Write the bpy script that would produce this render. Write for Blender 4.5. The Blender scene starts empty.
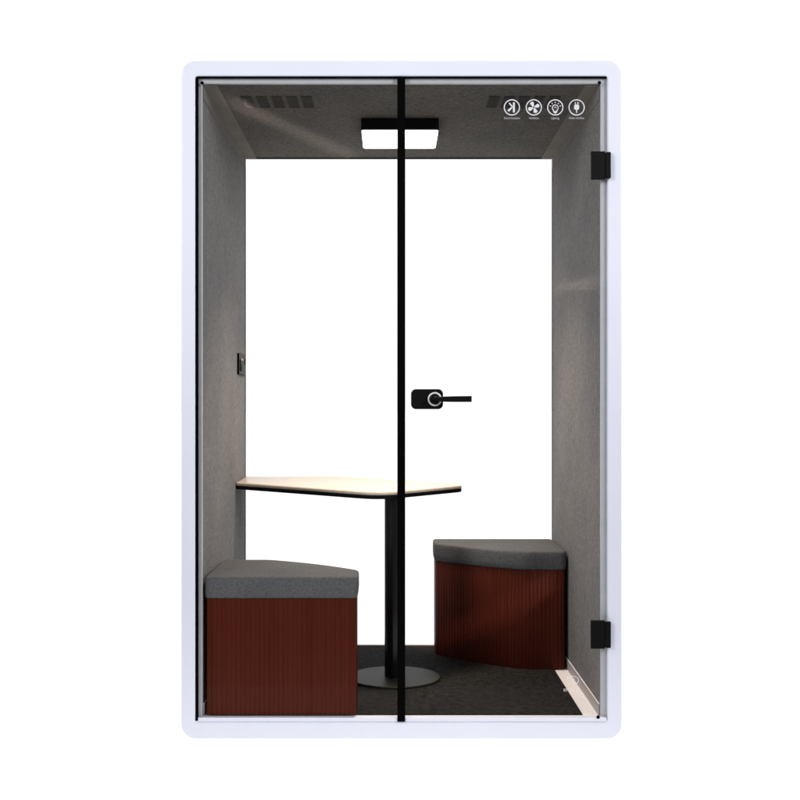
import bpy, bmesh, math, random
from mathutils import Vector, Matrix
PI = math.pi
random.seed(4)
S = bpy.context.scene
COL = S.collection

# ------------------------------------------------------------------ materials
def new_mat(name):
    m = bpy.data.materials.new(name); m.use_nodes = True
    nt = m.node_tree
    return m, nt, nt.nodes, nt.links, nt.nodes['Principled BSDF']

def noise(nt, scale, detail=3.0, rough=0.6, stretch=(1, 1, 1)):
    N, L = nt.nodes, nt.links
    tc = N.new('ShaderNodeTexCoord'); mp = N.new('ShaderNodeMapping')
    mp.inputs['Scale'].default_value = stretch
    nz = N.new('ShaderNodeTexNoise'); nz.inputs['Scale'].default_value = scale
    nz.inputs['Detail'].default_value = detail; nz.inputs['Roughness'].default_value = rough
    L.new(tc.outputs['Object'], mp.inputs['Vector']); L.new(mp.outputs['Vector'], nz.inputs['Vector'])
    return nz.outputs['Fac']

def ramp(nt, fac, stops):
    r = nt.nodes.new('ShaderNodeValToRGB'); nt.links.new(fac, r.inputs['Fac'])
    el = r.color_ramp.elements
    el[0].position, el[0].color = stops[0][0], (*stops[0][1], 1)
    el[1].position, el[1].color = stops[-1][0], (*stops[-1][1], 1)
    for p, c in stops[1:-1]:
        e = el.new(p); e.color = (*c, 1)
    return r.outputs['Color']

def mul(c, k): return tuple(x * k for x in c)

def mat_plain(name, c, rough=0.45, metal=0.0, var=0.05, scale=40, bump=0.0, spec=0.5):
    m, nt, N, L, P = new_mat(name)
    f = noise(nt, scale)
    L.new(ramp(nt, f, [(0.3, mul(c, 1 - var)), (0.7, mul(c, 1 + var))]), P.inputs['Base Color'])
    P.inputs['Roughness'].default_value = rough; P.inputs['Metallic'].default_value = metal
    P.inputs['Specular IOR Level'].default_value = spec
    if bump:
        b = N.new('ShaderNodeBump'); b.inputs['Strength'].default_value = bump; b.inputs['Distance'].default_value = 0.001
        L.new(f, b.inputs['Height']); L.new(b.outputs['Normal'], P.inputs['Normal'])
    return m

def mat_felt(name, c, fine=420, coarse=55, var=0.28, bump=0.5, warm=None, lo=0.34, hi=0.66):
    """woven / felted fabric: fine fibre speckle over soft blotches"""
    m, nt, N, L, P = new_mat(name)
    f1 = noise(nt, fine, 2.0, 0.7); f2 = noise(nt, coarse, 4.0, 0.7); f3 = noise(nt, 4.0, 2.0, 0.5)
    a = N.new('ShaderNodeMath'); a.operation = 'MULTIPLY_ADD'; a.inputs[1].default_value = 0.55
    L.new(f1, a.inputs[0])
    s = N.new('ShaderNodeMath'); s.operation = 'MULTIPLY'; s.inputs[1].default_value = 0.45
    L.new(f2, s.inputs[0]); L.new(s.outputs[0], a.inputs[2])
    c2 = warm or c
    col = ramp(nt, a.outputs[0], [(lo, mul(c, 1 - var)), (hi, mul(c2, 1 + var))])
    mx = N.new('ShaderNodeMix'); mx.data_type = 'RGBA'; mx.blend_type = 'MULTIPLY'; mx.inputs['Factor'].default_value = 1.0
    L.new(col, mx.inputs['A'])
    L.new(ramp(nt, f3, [(0.3, (0.88, 0.88, 0.9)), (0.7, (1.06, 1.03, 1.0))]), mx.inputs['B'])
    L.new(mx.outputs['Result'], P.inputs['Base Color'])
    P.inputs['Roughness'].default_value = 0.95; P.inputs['Specular IOR Level'].default_value = 0.12
    b = N.new('ShaderNodeBump'); b.inputs['Strength'].default_value = bump; b.inputs['Distance'].default_value = 0.0015
    L.new(a.outputs[0], b.inputs['Height']); L.new(b.outputs['Normal'], P.inputs['Normal'])
    return m

def mat_wood(name, dark, light, stretch, scale, rough=0.4, spec=0.5):
    m, nt, N, L, P = new_mat(name)
    f = noise(nt, scale, 5.0, 0.65, stretch)
    L.new(ramp(nt, f, [(0.3, dark), (0.72, light)]), P.inputs['Base Color'])
    P.inputs['Roughness'].default_value = rough; P.inputs['Specular IOR Level'].default_value = spec
    return m

def mat_glass(name, tint=(0.985, 0.99, 0.99), refl=0.0015, edge=0.25):
    """clear coated pane: see-through with a weak mirror reflection that grows at grazing angles"""
    m, nt, N, L, P = new_mat(name)
    N.remove(P)
    out = [n for n in N if n.type == 'OUTPUT_MATERIAL'][0]
    tr = N.new('ShaderNodeBsdfTransparent'); tr.inputs['Color'].default_value = (*tint, 1)
    gl = N.new('ShaderNodeBsdfGlossy'); gl.inputs['Roughness'].default_value = 0.06
    lw = N.new('ShaderNodeLayerWeight'); lw.inputs['Blend'].default_value = 0.5
    pw = N.new('ShaderNodeMath'); pw.operation = 'POWER'; pw.inputs[1].default_value = 5.0
    L.new(lw.outputs['Facing'], pw.inputs[0])
    ma = N.new('ShaderNodeMath'); ma.operation = 'MULTIPLY_ADD'; ma.inputs[1].default_value = edge; ma.inputs[2].default_value = refl
    L.new(pw.outputs[0], ma.inputs[0])
    mx = N.new('ShaderNodeMixShader')
    L.new(ma.outputs[0], mx.inputs['Fac']); L.new(tr.outputs[0], mx.inputs[1]); L.new(gl.outputs[0], mx.inputs[2])
    L.new(mx.outputs[0], out.inputs['Surface'])
    return m

def mat_emit(name, c, strength, base=(0.8, 0.8, 0.8)):
    m, nt, N, L, P = new_mat(name)
    P.inputs['Base Color'].default_value = (*base, 1)
    P.inputs['Emission Color'].default_value = (*c, 1); P.inputs['Emission Strength'].default_value = strength
    return m

M = {}
M['white'] = mat_plain('white_lacquered_steel', (0.80, 0.815, 0.93), rough=0.38, var=0.012, scale=6)
M['liner'] = mat_plain('pale_grey_reveal', (0.47, 0.47, 0.49), rough=0.45, var=0.04, scale=30)
M['black'] = mat_plain('black_powder_coat', (0.0042, 0.0042, 0.0048), rough=0.5, var=0.2, scale=180, spec=0.10)
M['gasket'] = mat_plain('black_rubber', (0.0016, 0.0016, 0.0016), rough=0.7, var=0.1, spec=0.02)
M['black_metal'] = mat_plain('black_table_steel', (0.004, 0.004, 0.005), rough=0.22, var=0.1, spec=0.5, scale=60)
M['base_metal'] = mat_plain('dark_base_steel', (0.020, 0.0175, 0.0140), rough=0.5, var=0.12, spec=0.17, scale=60)
M['felt'] = mat_felt('grey_wall_felt', (0.172, 0.169, 0.173), fine=200, coarse=70, var=0.5, warm=(0.187, 0.180, 0.178))
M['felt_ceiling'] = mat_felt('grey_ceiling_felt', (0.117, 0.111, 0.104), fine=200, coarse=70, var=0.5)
M['felt_trim'] = mat_felt('light_corner_felt', (0.195, 0.184, 0.172), fine=190, coarse=60, var=0.14, bump=0.2)
M['vent'] = mat_felt('vent_grey', (0.098, 0.091, 0.085), var=0.1, bump=0.1)
M['carpet'] = mat_felt('charcoal_carpet', (0.0140, 0.0129, 0.0121), fine=130, coarse=40, lo=0.40, hi=0.60, var=0.98, bump=0.9)
M['cushion'] = mat_felt('charcoal_cushion_fabric', (0.106, 0.106, 0.111), fine=280, coarse=110, var=0.36, bump=0.6)
M['cream'] = mat_plain('cream_floor_edge', (0.88, 0.83, 0.84), rough=0.5, var=0.05, scale=60)
M['skirt'] = mat_plain('taupe_skirting', (0.33, 0.31, 0.305), rough=0.5, var=0.06, scale=60)
M['wood'] = mat_wood('pale_oak_laminate', (0.50, 0.415, 0.33), (0.63, 0.54, 0.445), (1.0, 9.0, 9.0), 7.0, rough=0.30)
M['mahogany'] = mat_wood('red_brown_fluted_wood', (0.066, 0.0118, 0.0062), (0.090, 0.0162, 0.0088), (1, 1, 0.02), 45.0, rough=0.38, spec=0.05)
M['chrome'] = mat_plain('satin_silver', (0.93, 0.93, 0.93), rough=0.4, metal=0.3, var=0.03)
M['steel'] = mat_plain('grey_socket_face', (0.040, 0.040, 0.038), rough=0.8, var=0.05)
M['orange'] = mat_plain('orange_indicator', (0.42, 0.20, 0.12), rough=0.4)
M['print'] = mat_plain('white_print', (0.72, 0.72, 0.76), rough=0.6, var=0.01)
M['print_faint'] = mat_plain('white_print_emblem', (0.86, 0.84, 0.86), rough=0.6, var=0.01)
M['print_faint'].node_tree.nodes['Principled BSDF'].inputs['Alpha'].default_value = 0.5
M['print_small'] = mat_plain('white_print_small', (0.74, 0.74, 0.77), rough=0.6, var=0.01)
M['print_small'].node_tree.nodes['Principled BSDF'].inputs['Alpha'].default_value = 0.75
M['sill'] = mat_plain('tan_rear_sill', (0.42, 0.33, 0.26), rough=0.5)
M['glass'] = mat_glass('clear_pane')
M['lamp'] = mat_emit('lamp_diffuser', (1.0, 0.97, 0.92), 4.0)
# white floor with an added glow of its own, so it stays shadowless
M['ground'] = mat_emit('glowing_white_floor', (1.0, 1.0, 1.0), 0.99, base=(0.12, 0.12, 0.12))

# ------------------------------------------------------------------ mesh helpers
def box(bm, x0, x1, y0, y1, z0, z1):
    vs = [bm.verts.new((x, y, z)) for x in (x0, x1) for y in (y0, y1) for z in (z0, z1)]
    for f in ((0, 1, 3, 2), (4, 6, 7, 5), (0, 4, 5, 1), (2, 3, 7, 6), (0, 2, 6, 4), (1, 5, 7, 3)):
        bm.faces.new([vs[i] for i in f])

def bbox(*a):
    bm = bmesh.new(); box(bm, *a); return bm

def prism(bm, pts, axis, a, b):
    """extrude a 2-D outline along an axis"""
    def P(p, t):
        return {'x': (t, p[0], p[1]), 'y': (p[0], t, p[1]), 'z': (p[0], p[1], t)}[axis]
    A = [bm.verts.new(P(p, a)) for p in pts]; B = [bm.verts.new(P(p, b)) for p in pts]
    n = len(pts)
    bm.faces.new(A); bm.faces.new(B[::-1])
    for i in range(n):
        bm.faces.new((A[i], B[i], B[(i + 1) % n], A[(i + 1) % n]))

def ring(bm, outer, inner, axis, a, b):
    """tube between two outlines with the same vertex count"""
    def P(p, t):
        return {'x': (t, p[0], p[1]), 'y': (p[0], t, p[1]), 'z': (p[0], p[1], t)}[axis]
    n = len(outer)
    R = [[bm.verts.new(P(p, t)) for p in q] for q, t in ((outer, a), (outer, b), (inner, b), (inner, a))]
    for k in range(4):
        X, Y = R[k], R[(k + 1) % 4]
        for i in range(n):
            bm.faces.new((X[i], Y[i], Y[(i + 1) % n], X[(i + 1) % n]))

def rrect(x0, x1, z0, z1, r, n=8):
    pts = []
    for cx, cz, a0 in ((x1 - r, z1 - r, 0), (x0 + r, z1 - r, 90), (x0 + r, z0 + r, 180), (x1 - r, z0 + r, 270)):
        for i in range(n + 1):
            a = math.radians(a0 + 90 * i / n)
            pts.append((cx + r * math.cos(a), cz + r * math.sin(a)))
    return pts

def circ(cx, cz, r, n=40, rz=None):
    rz = rz or r
    return [(cx + r * math.cos(2 * PI * i / n), cz + rz * math.sin(2 * PI * i / n)) for i in range(n)]

def lathe(bm, prof, cx, cy, n=48):
    rings = []
    for r, z in prof:
        rings.append([bm.verts.new((cx + r * math.cos(2 * PI * i / n), cy + r * math.sin(2 * PI * i / n), z)) for i in range(n)])
    for A, B in zip(rings, rings[1:]):
        for i in range(n):
            bm.faces.new((A[i], A[(i + 1) % n], B[(i + 1) % n], B[i]))
    bm.faces.new(rings[0][::-1]); bm.faces.new(rings[-1])

def obj(name, bm, mat, parent=None, bevel=0.0, seg=3, smooth=None):
    bmesh.ops.recalc_face_normals(bm, faces=bm.faces)
    me = bpy.data.meshes.new(name); bm.to_mesh(me); bm.free()
    me.materials.append(mat)
    o = bpy.data.objects.new(name, me); COL.objects.link(o)
    if parent: 
        o.parent = parent
        w = Vector((0, 0, 0)); q = parent
        while q: w += q.location; q = q.parent
        o.location = -w            # meshes are drawn in world metres
    if bevel:
        b = o.modifiers.new('bevel', 'BEVEL'); b.width = bevel; b.segments = seg; b.limit_method = 'ANGLE'; b.angle_limit = math.radians(40)
        b.harden_normals = False
    if smooth is not None or bevel:
        for p in me.polygons: p.use_smooth = True
        me.set_sharp_from_angle(angle=math.radians(smooth or 32))
    return o

def thing(name, label, cat, loc, group=None):
    o = bpy.data.objects.new(name, None); COL.objects.link(o)
    o.location = loc; o['label'] = label; o['category'] = cat
    o.empty_display_size = 0.1
    if group: o['group'] = group
    return o

# ------------------------------------------------------------------ ground
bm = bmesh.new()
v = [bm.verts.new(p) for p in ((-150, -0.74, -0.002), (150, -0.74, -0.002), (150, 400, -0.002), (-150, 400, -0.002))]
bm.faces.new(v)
g = obj('ground', bm, M['ground']); g['kind'] = 'structure'; g['label'] = 'plain white floor under the booth, with an added glow'

# ------------------------------------------------------------------ the booth
W, H = 0.7497, 2.3086            # half width, height of the white shell
IX, IZ0, IZ1 = 0.701, 0.058, 2.2542
CX, CZ, FZ, BY = 0.680, 2.233, 0.0715, 1.190   # felt interior
booth = thing('meeting_booth', 'white framed glass office pod with grey felt interior and black hinged glass door', 'booth', (0, 0.6, 0))

bm = bmesh.new()
ring(bm, rrect(-W, W, 0, H, 0.050), rrect(-IX, IX, IZ0, IZ1, 0.010), 'y', 0.0, 0.062)
obj('frame', bm, M['white'], booth, bevel=0.006, seg=4)
bm = bmesh.new()
ring(bm, rrect(-W + 0.003, W - 0.003, 0.001, H - 0.003, 0.047), rrect(-IX - 0.006, IX + 0.006, IZ0 - 0.006, IZ1 + 0.006, 0.012), 'y', 0.0625, 1.2)
obj('shell', bm, M['white'], booth, smooth=35)
bm = bmesh.new()
ring(bm, rrect(-W, W, 0, H, 0.050), rrect(-0.6905, 0.6905, 0.065, CZ + 0.0105, 0.010), 'y', 1.2005, 1.262)
obj('rear_frame', bm, M['white'], booth, bevel=0.006, seg=4)

# reveal just behind the glass
bm = bmesh.new()
ring(bm, rrect(-IX - 0.004, IX + 0.004, IZ0 - 0.004, IZ1 + 0.004, 0.010), rrect(-CX, CX, FZ - 0.001, CZ, 0.002), 'y', 0.016, 0.030)
obj('reveal', bm, M['liner'], booth, bevel=0.0025)
obj('threshold', bbox(-0.6985, 0.6985, 0.0036, 0.0292, IZ0 + 0.0004, FZ + 0.0006), M['white'], booth, bevel=0.001)
obj('rear_sill', bbox(-0.670, 0.670, 1.1735, 1.1888, FZ + 0.0004, FZ + 0.0072), M['sill'], booth, bevel=0.001)
# rubber line where the fixed pane meets the frame
bm = bmesh.new(); box(bm, -0.7008, -0.6925, 0.0025, 0.0158, FZ + 0.0008, IZ1 - 0.001)
box(bm, -0.7008, -0.6925, 0.0012, 0.0034, IZ0 + 0.004, FZ + 0.0006)
box(bm, -0.6924, 0.699, 0.0025, 0.0158, IZ1 - 0.0045, IZ1 - 0.0005)
obj('gasket', bm, M['gasket'], booth)

# felt side walls, ceiling, floor
for s in (-1, 1):
    x0, x1 = sorted((s * CX, s * (IX + 0.003)))
    obj('wall', bbox(x0, x1, 0.0305, 1.1995, FZ - 0.002, CZ), M['felt'], booth)
obj('ceiling', bbox(-CX + 0.0005, CX - 0.0005, 0.0305, 1.1995, CZ - 0.0005, CZ + 0.020), M['felt_ceiling'], booth)
obj('floor', bbox(-CX + 0.0005, CX - 0.0005, 0.0305, 1.1995, 0.0655, FZ), M['cream'], booth)
obj('carpet', bbox(-0.622, 0.622, 0.036, 1.172, FZ + 0.0005, FZ + 0.004), M['carpet'], booth, bevel=0.001)
for s in (-1, 1):
    # angle profile that covers the joint of wall and ceiling
    t, w = 0.003, 0.050
    a = s * (CX - 0.0006)
    pts = [(a, CZ - 0.001), (a, CZ - w), (a - s * t, CZ - w), (a - s * t, CZ - 0.001 - t), (a - s * w, CZ - 0.001 - t), (a - s * w, CZ - 0.001)]
    bm = bmesh.new(); prism(bm, pts, 'y', 0.031, 1.182)
    obj('corner_trim', bm, M['felt_trim'], booth)
    x0, x1 = sorted((s * (CX - 0.0005), s * (CX - 0.0045)))
    k = obj('skirting', bbox(x0, x1, 0.031, 1.182, FZ + 0.0003, FZ + 0.040), M['skirt'], booth)
    x0, x1 = sorted((s * (CX - 0.0008), s * (CX - 0.0049)))
    obj('skirting_bead', bbox(x0, x1, 0.0312, 1.1818, FZ + 0.0402, FZ + 0.0416), M['cream'], k)
# thin dark line round the rear pane
bm = bmesh.new()
for s in (-1, 1):
    x0, x1 = sorted((s * (CX - 0.0009), s * (CX - 0.0026)))
    box(bm, x0, x1, 1.1825, 1.1895, FZ + 0.006, CZ - 0.0012)
box(bm, -CX + 0.0045, CX - 0.0045, 1.1825, 1.1895, CZ - 0.0052, CZ - 0.0012)
obj('rear_gasket', bm, M['gasket'], booth)
obj('rear_window', bbox(-0.679, 0.679, 1.190, 1.199, FZ + 0.001, CZ - 0.001), M['glass'], booth)
obj('front_window', bbox(-0.6915, -0.0145, 0.004, 0.014, FZ + 0.0008, IZ1 - 0.005), M['glass'], booth)
obj('mullion', bbox(-0.0143, 0.0126, -0.003, 0.0034, IZ0 + 0.002, IZ1 - 0.0047), M['gasket'], booth, bevel=0.0015)

# small black glass fixings in the corners of the opening
for x, z in ((-0.678, 2.2315), (0.673, 2.2325), (0.669, 0.0745)):
    bm = bmesh.new(); prism(bm, circ(x, z, 0.006, 20), 'y', 0.0008, 0.0038)
    obj('glass_fixing', bm, M['gasket'], booth, bevel=0.001)

# ---- the door (the pane itself, with its fittings as sub-parts)
door = obj('door', bbox(0.0128, 0.6985, 0.004, 0.014, FZ + 0.0008, IZ1 - 0.005), M['glass'], booth)
door['label'] = 'frameless clear glass door with black lever handle and two black hinges'
for zt, zb in ((1.9965, 1.902), (0.4045, 0.3095)):
    h = obj('hinge', bbox(0.643, 0.6905, -0.012, 0.0037, zb, zt), M['black'], door, bevel=0.0015)
    bm = bmesh.new()
    box(bm, 0.6915, 0.7095, -0.016, -0.0003, zb + 0.003, zt - 0.003)
    hp = obj('hinge', bm, M['black'], door, bevel=0.003)
bm = bmesh.new(); prism(bm, rrect(0.0323, 0.1411, 1.122, 1.190, 0.017), 'y', -0.009, 0.0036)
obj('handle_plate', bm, M['black'], door, bevel=0.002)
hx, hz = 0.1129, 1.1560
bm = bmesh.new(); ring(bm, circ(hx, hz, 0.0238), circ(hx, hz, 0.0182), 'y', -0.013, -0.0092)
obj('handle_ring', bm, M['chrome'], door, bevel=0.0012)
bm = bmesh.new(); prism(bm, circ(hx, hz, 0.0165), 'y', -0.040, -0.0093)
pts = [(hx - 0.006, hz - 0.0065), (hx - 0.010, hz), (hx - 0.006, hz + 0.0072), (hx + 0.06, hz + 0.0095), (hx + 0.122, hz + 0.0102), (hx + 0.122, hz - 0.0098), (hx + 0.06, hz - 0.0098), (hx + 0.02, hz - 0.009)]
prism(bm, pts, 'y', -0.056, -0.0402)
obj('lever', bm, M['black'], door, bevel=0.002)

# ---- round printed symbols on the door glass
K = 0.0034
def PX(x): return (x - 401.5) * K
def PZ(y): return (739 - y) * K
YA, YB = 0.0030, 0.0037
def stroke(bm, x0, y0, x1, y1, w0, w1=None):
    w1 = w1 or w0
    d = Vector((x1 - x0, y1 - y0)); n = Vector((-d.y, d.x)).normalized()
    pts = [(x0 + n.x * w0 / 2, y0 + n.y * w0 / 2), (x0 - n.x * w0 / 2, y0 - n.y * w0 / 2),
           (x1 - n.x * w1 / 2, y1 - n.y * w1 / 2), (x1 + n.x * w1 / 2, y1 + n.y * w1 / 2)]
    prism(bm, [(PX(a), PZ(b)) for a, b in pts], 'y', YA, YB)
def disc(bm, x, y, r, n=24, ry=None):
    prism(bm, [(PX(a), PZ(b)) for a, b in circ(x, y, r, n, ry)], 'y', YA, YB)
def annulus(bm, x, y, r, t, n=48, ry=None):
    ry = ry or r
    ring(bm, [(PX(a), PZ(b)) for a, b in circ(x, y, r, n, ry)], [(PX(a), PZ(b)) for a, b in circ(x, y, r - t, n, ry - t)], 'y', YA, YB)
def poly(bm, pts):
    prism(bm, [(PX(a), PZ(b)) for a, b in pts], 'y', YA, YB)
def words(text, x, y, width, mat, parent, name='caption'):
    cu = bpy.data.curves.new('caption_text', 'FONT'); cu.body = text; cu.align_x = 'CENTER'; cu.align_y = 'CENTER'; cu.size = 1.0
    t = bpy.data.objects.new('caption_text', cu); COL.objects.link(t)
    bpy.context.view_layer.update()
    me = bpy.data.meshes.new_from_object(t.evaluated_get(bpy.context.evaluated_depsgraph_get()))
    bpy.data.objects.remove(t); bpy.data.curves.remove(cu)
    xs = [q.co.x for q in me.vertices]
    k = width * K / (max(xs) - min(xs)); mid = (max(xs) + min(xs)) / 2
    bm = bmesh.new(); bm.from_mesh(me); bpy.data.meshes.remove(me)
    for q in bm.verts: q.co = Vector((PX(x) + (q.co.x - mid) * k, YB - 0.0002, PZ(y) + q.co.y * k * 1.25))
    return bm

def icon(kind, cx, cy, text, tw):
    bm = bmesh.new()
    annulus(bm, cx, cy, 8.1, 1.0)
    if kind == 'sound':
        stroke(bm, cx + 2.0, cy - 5.0, cx + 2.0, cy + 5.0, 1.9)
        stroke(bm, cx + 0.8, cy - 0.3, cx - 2.7, cy - 4.4, 1.3)
        stroke(bm, cx + 0.6, cy - 0.6, cx - 3.7, cy + 3.6, 1.3, 2.2)
    elif kind == 'fan':
        for a in (112, 22, -68, 202):
            a = math.radians(a)
            def q(r, da): return (cx + r * math.cos(a + da), cy - r * math.sin(a + da))
            poly(bm, [q(0.9, -0.5), q(4.9, -0.42), q(5.8, -0.2), q(6.0, 0.1), q(5.5, 0.38), q(3.2, 0.50), q(0.9, 0.7)])
    elif kind == 'bulb':
        annulus(bm, cx, cy + 0.4, 3.3, 0.8, 28)
        poly(bm, [(cx - 2.6, cy + 2.8), (cx + 2.6, cy + 2.8), (cx + 1.3, cy + 5.6), (cx, cy + 6.2), (cx - 1.3, cy + 5.6)])
        for a in (18, 54, 90, 126, 162):
            a = math.radians(a)
            stroke(bm, cx + 4.4 * math.cos(a), cy + 0.2 - 4.4 * math.sin(a), cx + 5.9 * math.cos(a), cy + 0.2 - 5.9 * math.sin(a), 0.75)
        stroke(bm, cx - 1.2, cy + 0.6, cx, cy - 0.9, 0.5); stroke(bm, cx, cy - 0.9, cx + 1.2, cy + 0.6, 0.5)
    else:
        ring(bm, [(PX(a), PZ(b)) for a, b in rrect(cx - 2.5, cx + 2.5, cy - 2.9, cy + 2.4, 1.6, 5)],
             [(PX(a), PZ(b)) for a, b in circ(cx, cy - 0.4, 0.5, 24)][:24], 'y', YA, YB) if False else None
        prism(bm, [(PX(a), PZ(b)) for a, b in rrect(cx - 2.5, cx + 2.5, cy - 2.7, cy + 2.4, 1.6, 5)], 'y', YA, YB)
        for d in (-1.25, 1.25): stroke(bm, cx + d, cy - 2.6, cx + d, cy - 5.2, 0.9)
        stroke(bm, cx, cy + 2.3, cx, cy + 5.4, 1.0)
    o = obj('symbol', bm, M['print'], door)
    obj('caption', words(text, cx, cy + 10.7, tw, M['print'], door), M['print_small'], door)
icon('sound', 512.0, 107.0, 'Sound insulation', 15.5)
icon('fan', 533.9, 107.0, 'Ventilation', 10.0)
icon('bulb', 555.4, 107.0, 'Lighting', 7.8)
icon('plug', 576.8, 107.0, 'Power interface', 15.0)

# faint oval emblem low on the door
bm = bmesh.new()
annulus(bm, 572.8, 680.4, 6.4, 0.75, 40, 4.5)
for d in (-2.2, -0.2, 1.8): stroke(bm, 572.2 + d, 678.4, 572.2 + d, 682.4, 0.7)
obj('emblem', bm, M['print_faint'], door)
bm = bmesh.new()
for d in (0.0, 2.2, 3.9, 5.8, 8.0, 10.2, 12.4):
    stroke(bm, 564.2 + d, 688.9, 564.2 + d, 691.3, 0.75)
stroke(bm, 564.2, 689.1, 565.8, 689.1, 0.5); stroke(bm, 564.2, 691.1, 565.8, 691.1, 0.5)
obj('caption', bm, M['print_faint'], door)

# ------------------------------------------------------------------ ceiling light
LX, LY, LZ = -0.001, 0.633, 2.2322
lamp = thing('ceiling_light', 'square black ceiling lamp with glowing white underside above the table', 'ceiling light', (LX, LY, LZ))
bm = bmesh.new(); prism(bm, rrect(LX - 0.149, LX + 0.149, LY - 0.151, LY + 0.151, 0.010), 'z', 2.188, LZ)
obj('housing', bm, M['black'], lamp, bevel=0.0015)
bm = bmesh.new(); prism(bm, rrect(LX - 0.1465, LX + 0.1465, LY - 0.1485, LY + 0.1485, 0.012), 'z', 2.1835, 2.1878)
obj('diffuser', bm, M['lamp'], lamp, bevel=0.001)

# ------------------------------------------------------------------ ceiling vents
def vent(cx, label):
    t = thing('ceiling_vent', label, 'ceiling vent', (cx, 0.245, CZ - 0.0006), 'air vents in the booth ceiling')
    for i in range(5):
        bm = bmesh.new()
        x = cx + (i - 2) * 0.0535
        box(bm, x - 0.0205, x + 0.0205, 0.172, 0.322, CZ - 0.0022, CZ - 0.0008)
        n = 11
        for j in range(n):
            y = 0.178 + j * 0.0138
            box(bm, x - 0.0180, x + 0.0180, y - 0.0032, y + 0.0032, CZ - 0.0050, CZ - 0.0023)
        obj('grille', bm, M['vent'], t)
vent(-0.443, 'five-panel slatted grey air vent in the ceiling left of the lamp')
vent(0.440, 'five-panel slatted grey air vent in the ceiling right of the lamp, behind the symbols')

# ------------------------------------------------------------------ wall socket
sx = -CX
sock = thing('wall_socket', 'black edged socket panel on the left felt wall above the table', 'socket', (sx, 1.03, 1.268))
obj('backplate', bbox(sx + 0.0006, sx + 0.0072, 0.915, 1.140, 1.268, 1.356), M['gasket'], sock, bevel=0.001)
obj('face_plate', bbox(sx + 0.0074, sx + 0.0086, 0.922, 1.139, 1.2690, 1.3545), M['steel'], sock, bevel=0.0008)
bm = bmesh.new(); prism(bm, circ(1.105, 1.327, 0.014, 24), 'x', sx + 0.0088, sx + 0.0105)
obj('socket_hole', bm, M['gasket'], sock)
bm = bmesh.new(); prism(bm, rrect(0.985, 1.050, 1.329, 1.337, 0.004), 'x', sx + 0.0088, sx + 0.0102)
obj('indicator', bm, M['orange'], sock)
bm = bmesh.new(); prism(bm, [(0.935, 1.330), (0.945, 1.330), (0.99, 1.295), (0.99, 1.285), (0.935, 1.280)], 'x', sx + 0.0088, sx + 0.0112)
obj('switch', bm, M['gasket'], sock)

# ------------------------------------------------------------------ outline tools for table and stools
def round_poly(pts, radii, n=8):
    out = []
    m = len(pts)
    for i in range(m):
        p, a, b = Vector(pts[i]), Vector(pts[i - 1]), Vector(pts[(i + 1) % m])
        r = radii[i]
        if r <= 0: out.append(p); continue
        u, w = (a - p).normalized(), (b - p).normalized()
        ang = math.acos(max(-1, min(1, u.dot(w))))
        d = r / math.tan(ang / 2)
        d = min(d, 0.48 * (a - p).length, 0.48 * (b - p).length)
        p0, p1 = p + u * d, p + w * d
        for k in range(n + 1):
            t = k / n
            out.append(p0 * (1 - t) ** 2 + p * 2 * t * (1 - t) + p1 * t ** 2)
    return out
def resample(pts, step):
    P = [Vector(p) for p in pts]; P.append(P[0])
    L = [0]
    for a, b in zip(P, P[1:]): L.append(L[-1] + (b - a).length)
    n = max(12, int(round(L[-1] / step))); out = []; j = 0
    for i in range(n):
        d = L[-1] * i / n
        while L[j + 1] < d: j += 1
        t = (d - L[j]) / max(1e-9, L[j + 1] - L[j])
        out.append(P[j].lerp(P[j + 1], t))
    return out, L[-1]
def normals(pts):
    n = len(pts); out = []
    area = sum(pts[i].x * pts[(i + 1) % n].y - pts[(i + 1) % n].x * pts[i].y for i in range(n))
    s = 1 if area > 0 else -1
    for i in range(n):
        d = (pts[(i + 1) % n] - pts[i - 1]).normalized()
        out.append(Vector((d.y, -d.x)) * s)      # outward
    return out
def loft(bm, rings):
    R = [[bm.verts.new(c) for c in r] for r in rings]
    n = len(R[0])
    for A, B in zip(R, R[1:]):
        for i in range(n):
            bm.faces.new((A[i], A[(i + 1) % n], B[(i + 1) % n], B[i]))
    bm.faces.new(R[0][::-1]); bm.faces.new(R[-1])

# ------------------------------------------------------------------ table
TP = [(-0.6785, 0.865), (-0.075, 0.412), (0.268, 0.755), (0.205, 0.845), (-0.27, 1.178), (-0.6785, 1.178)]
table = thing('table', 'pale wood topped table with black edge on a round black pedestal', 'table', (-0.020, 0.56, FZ + 0.004))
out, _ = resample(round_poly(TP, [0.004, 0.12, 0.06, 0.06, 0.03, 0.004], 10), 0.008)
nr = normals(out)
def prof(bm, pr):
    loft(bm, [[(p.x - q.x * i, p.y - q.y * i, z + 0.02 * (p.y - 0.62)) for p, q in zip(out, nr)] for i, z in pr])
bm = bmesh.new(); prof(bm, [(0.001, 0.7988), (0.0, 0.7998), (0.0, 0.8050), (0.0008, 0.8082), (0.0025, 0.8106), (0.0050, 0.8117), (0.0075, 0.812)])
obj('tabletop', bm, M['wood'], table, smooth=50)
bm = bmesh.new(); prof(bm, [(0.005, 0.7835), (0.002, 0.7845), (0.0008, 0.788), (0.0006, 0.796), (0.0016, 0.7987)])
obj('edge_band', bm, M['black'], table, smooth=50)
px_, py_ = -0.022, 0.560
bm = bmesh.new(); lathe(bm, [(0.1765, FZ + 0.0042), (0.178, FZ + 0.0065), (0.178, FZ + 0.0105), (0.1755, FZ + 0.013), (0.05, FZ + 0.0135)], px_, py_, 72)
obj('base_plate', bm, M['base_metal'], table, smooth=30)
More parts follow.
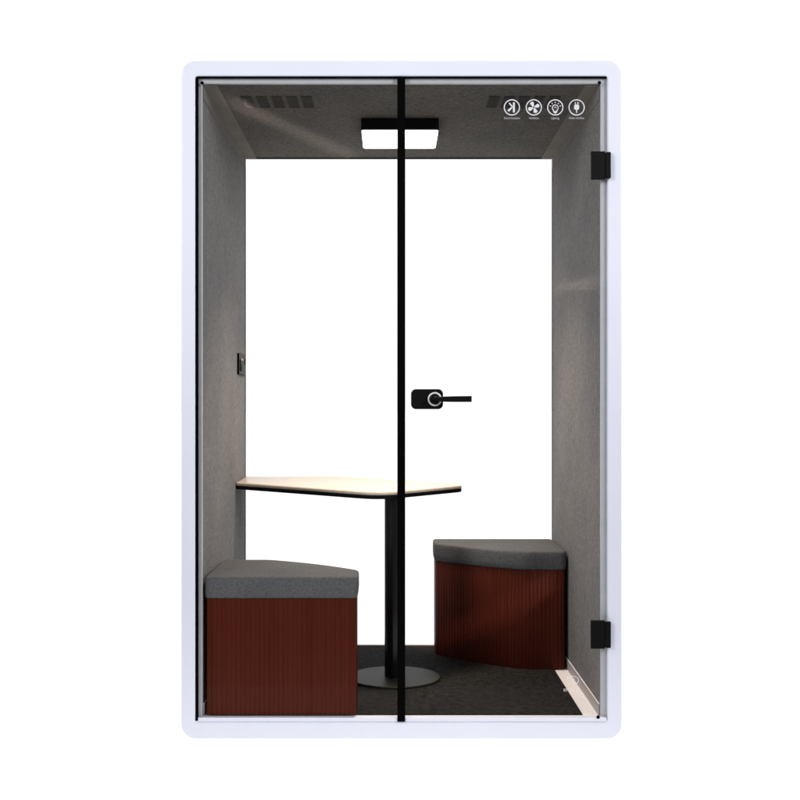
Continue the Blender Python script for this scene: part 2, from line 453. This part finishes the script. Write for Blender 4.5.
bm = bmesh.new(); lathe(bm, [(0.0385, FZ + 0.0138), (0.0385, 0.7826)], px_, py_, 48)
obj('column', bm, M['black_metal'], table, smooth=30)

# ------------------------------------------------------------------ stools
ST = [(0.672, 1.165), (0.672, 0.715), (0.500, 0.712)]
P0, P2 = Vector((0.500, 0.712)), Vector((0.150, 1.0)); P1 = (P0 + P2) / 2 + Vector((-0.032, -0.036))
for k in range(1, 10):
    t = k / 10
    q = P0 * (1 - t) ** 2 + P1 * 2 * t * (1 - t) + P2 * t ** 2
    ST.append((q.x, q.y))
ST += [(0.150, 1.0), (0.150, 1.165)]
RAD = [0.02, 0.028, 0.11] + [0.0] * 9 + [0.05, 0.02]
SC = Vector((0.411, 0.94))                   # base point of the stool in the right rear corner
SZ = FZ + 0.0042
base_out, _ = resample(round_poly([(x - SC.x, y - SC.y) for x, y in ST], RAD, 8), 0.00135)
cush_out, _ = resample(round_poly([(x - SC.x, y - SC.y) for x, y in ST], RAD, 8), 0.008)

def make_stool(label):
    t = thing('stool', label, 'stool', (SC.x, SC.y, SZ), 'corner stools in the booth')
    bn = normals(base_out)
    pitch = 12                                # samples per flute (16 mm)
    bm = bmesh.new()
    fl = [-0.004 - 0.0023 * (1 - abs(math.sin(PI * i / pitch))) ** 2.2 for i in range(len(base_out))]
    rows = []
    for z, k in ((0.0, -0.001), (0.004, 0.0), (0.394, 0.0), (0.398, -0.001)):
        rows.append([(p.x + q.x * (f + k), p.y + q.y * (f + k), z) for p, q, f in zip(base_out, bn, fl)])
    loft(bm, rows)
    b = obj('base', bm, M['mahogany'], t, smooth=60); b.location = (0, 0, 0)
    cn = normals(cush_out)
    bm = bmesh.new()
    rings = [[(p.x - q.x * i, p.y - q.y * i, z) for p, q in zip(cush_out, cn)]
             for i, z in ((0.010, 0.3985), (0.002, 0.4005), (0.0, 0.405), (-0.0015, 0.425), (-0.0012, 0.450), (-0.0008, 0.4640), (0.0004, 0.4685), (0.0022, 0.4716), (0.0050, 0.4732), (0.009, 0.4737), (0.02, 0.4742))]
    c = Vector((0.045, 0.03))
    last = [Vector((x, y)) for x, y, z in rings[-1]]
    for k, z in ((0.86, 0.4765), (0.6, 0.480), (0.3, 0.482), (0.1, 0.4823)):
        rings.append([(*(c + (p - c) * k), z) for p in last])
    loft(bm, rings)
    o = obj('cushion', bm, M['cushion'], t, smooth=70); o.location = (0, 0, 0)
    return t
stool = make_stool('red-brown corner stool with dark grey cushion in the rear right corner against the right wall')
s2 = stool.copy(); COL.objects.link(s2)
s2.location = (-0.672 + (0.672 - SC.x), 0.0185 + (1.165 - SC.y), SZ); s2.rotation_euler = (0, 0, PI)
s2['label'] = 'red-brown corner stool with grey cushion at the front left, right behind the fixed glass'
for ch in list(stool.children):
    c = ch.copy(); COL.objects.link(c); c.parent = s2

# ------------------------------------------------------------------ light
world = bpy.data.worlds.new('World'); S.world = world; world.use_nodes = True
nt = world.node_tree; N, L = nt.nodes, nt.links
bg = N['Background']
tc = N.new('ShaderNodeTexCoord'); sp = N.new('ShaderNodeSeparateXYZ'); L.new(tc.outputs['Generated'], sp.inputs[0])
mr = N.new('ShaderNodeMapRange'); mr.interpolation_type = 'SMOOTHSTEP'
mr.inputs['From Min'].default_value = -0.75; mr.inputs['From Max'].default_value = 0.25
mr.inputs['To Min'].default_value = 0.16; mr.inputs['To Max'].default_value = 1.08
L.new(sp.outputs['Y'], mr.inputs['Value']); L.new(mr.outputs['Result'], bg.inputs['Strength'])
bg.inputs['Color'].default_value = (1, 1, 1, 1)

SPREAD = 60
def area(name, loc, tgt, size, power, color):
    d = bpy.data.lights.new(name, 'AREA'); d.shape = 'RECTANGLE'; d.size, d.size_y = size; d.energy = power; d.color = color; d.spread = math.radians(SPREAD)
    o = bpy.data.objects.new(name, d); COL.objects.link(o); o.location = loc
    o.rotation_euler = (Vector(tgt) - Vector(loc)).to_track_quat('-Z', 'Y').to_euler()
    return o
area('added_front_light', (-3.4, -3.6, 3.1), (0, 0, 1.82), (1.4, 2.2), 18, (0.97, 0.98, 1.0))  # pair of unseen lights added to brighten the front of the frame
area('added_front_light', (3.4, -3.6, 3.1), (0, 0, 1.82), (1.4, 2.2), 20, (0.97, 0.98, 1.0))

# light thrown down by the ceiling lamp
d = bpy.data.lights.new('lamp_light', 'AREA'); d.shape = 'SQUARE'; d.size = 0.27; d.energy = 11.5; d.color = (1.0, 0.85, 0.69); d.spread = math.radians(92)
o = bpy.data.objects.new('lamp_light', d); COL.objects.link(o); o.parent = lamp; o.location = (0, 0, 2.1825 - LZ)
# added narrow lights standing in for glass reflections on ceiling, right wall and stool
def beam(p, q, src, width, spread, power, color):
    """added unseen light near src that draws a soft streak from p to q"""
    p, q = Vector(p), Vector(q); m = (p + q) / 2
    b = (m - Vector(src)).normalized(); d = q - p
    u = d - d.dot(b) * b; ln = u.length; u.normalize()
    z = -b; y = z.cross(u)
    L_ = bpy.data.lights.new('added_streak_light', 'AREA'); L_.shape = 'RECTANGLE'; L_.size = ln; L_.size_y = width
    L_.spread = math.radians(spread); L_.energy = power; L_.color = color
    o = bpy.data.objects.new('added_streak_light', L_); COL.objects.link(o)
    o.matrix_world = Matrix.Translation(Vector(src)) @ Matrix((u, y, z)).transposed().to_4x4()
beam((-0.62, 0.25, CZ), (-0.20, 1.15, CZ), (-0.9, -4.6, 0.75), 0.012, 1.2, 0.15, (1.0, 0.80, 0.70))
beam((CX, 1.15, 1.66), (CX, 0.10, 1.555), (-0.9, -4.4, 1.45), 0.010, 1.0, 0.05, (1.0, 0.88, 0.78))
beam((0.17, 0.98, 0.13), (0.64, 0.72, 0.45), (0.2, -4.6, 0.6), 0.03, 1.6, 0.035, (1.0, 0.92, 0.86))

# ------------------------------------------------------------------ camera
cd = bpy.data.cameras.new('camera'); cam = bpy.data.objects.new('camera', cd); COL.objects.link(cam)
cam.location = (-0.0391, -3.93, 1.1259); cam.rotation_euler = (PI / 2, 0, 0)
cd.sensor_width = 36; cd.lens = 3.93 / K / 800 * 36
cd.shift_x = 0.0125; cd.shift_y = 0.010
cd.clip_start = 0.05; cd.clip_end = 1000
S.camera = cam

S.view_settings.view_transform = 'Standard'; S.view_settings.look = 'None'
S.view_settings.exposure = 0; S.view_settings.gamma = 1
S.cycles.use_denoising = True
S.cycles.use_adaptive_sampling = False
S.cycles.max_bounces = 10; S.cycles.transparent_max_bounces = 24
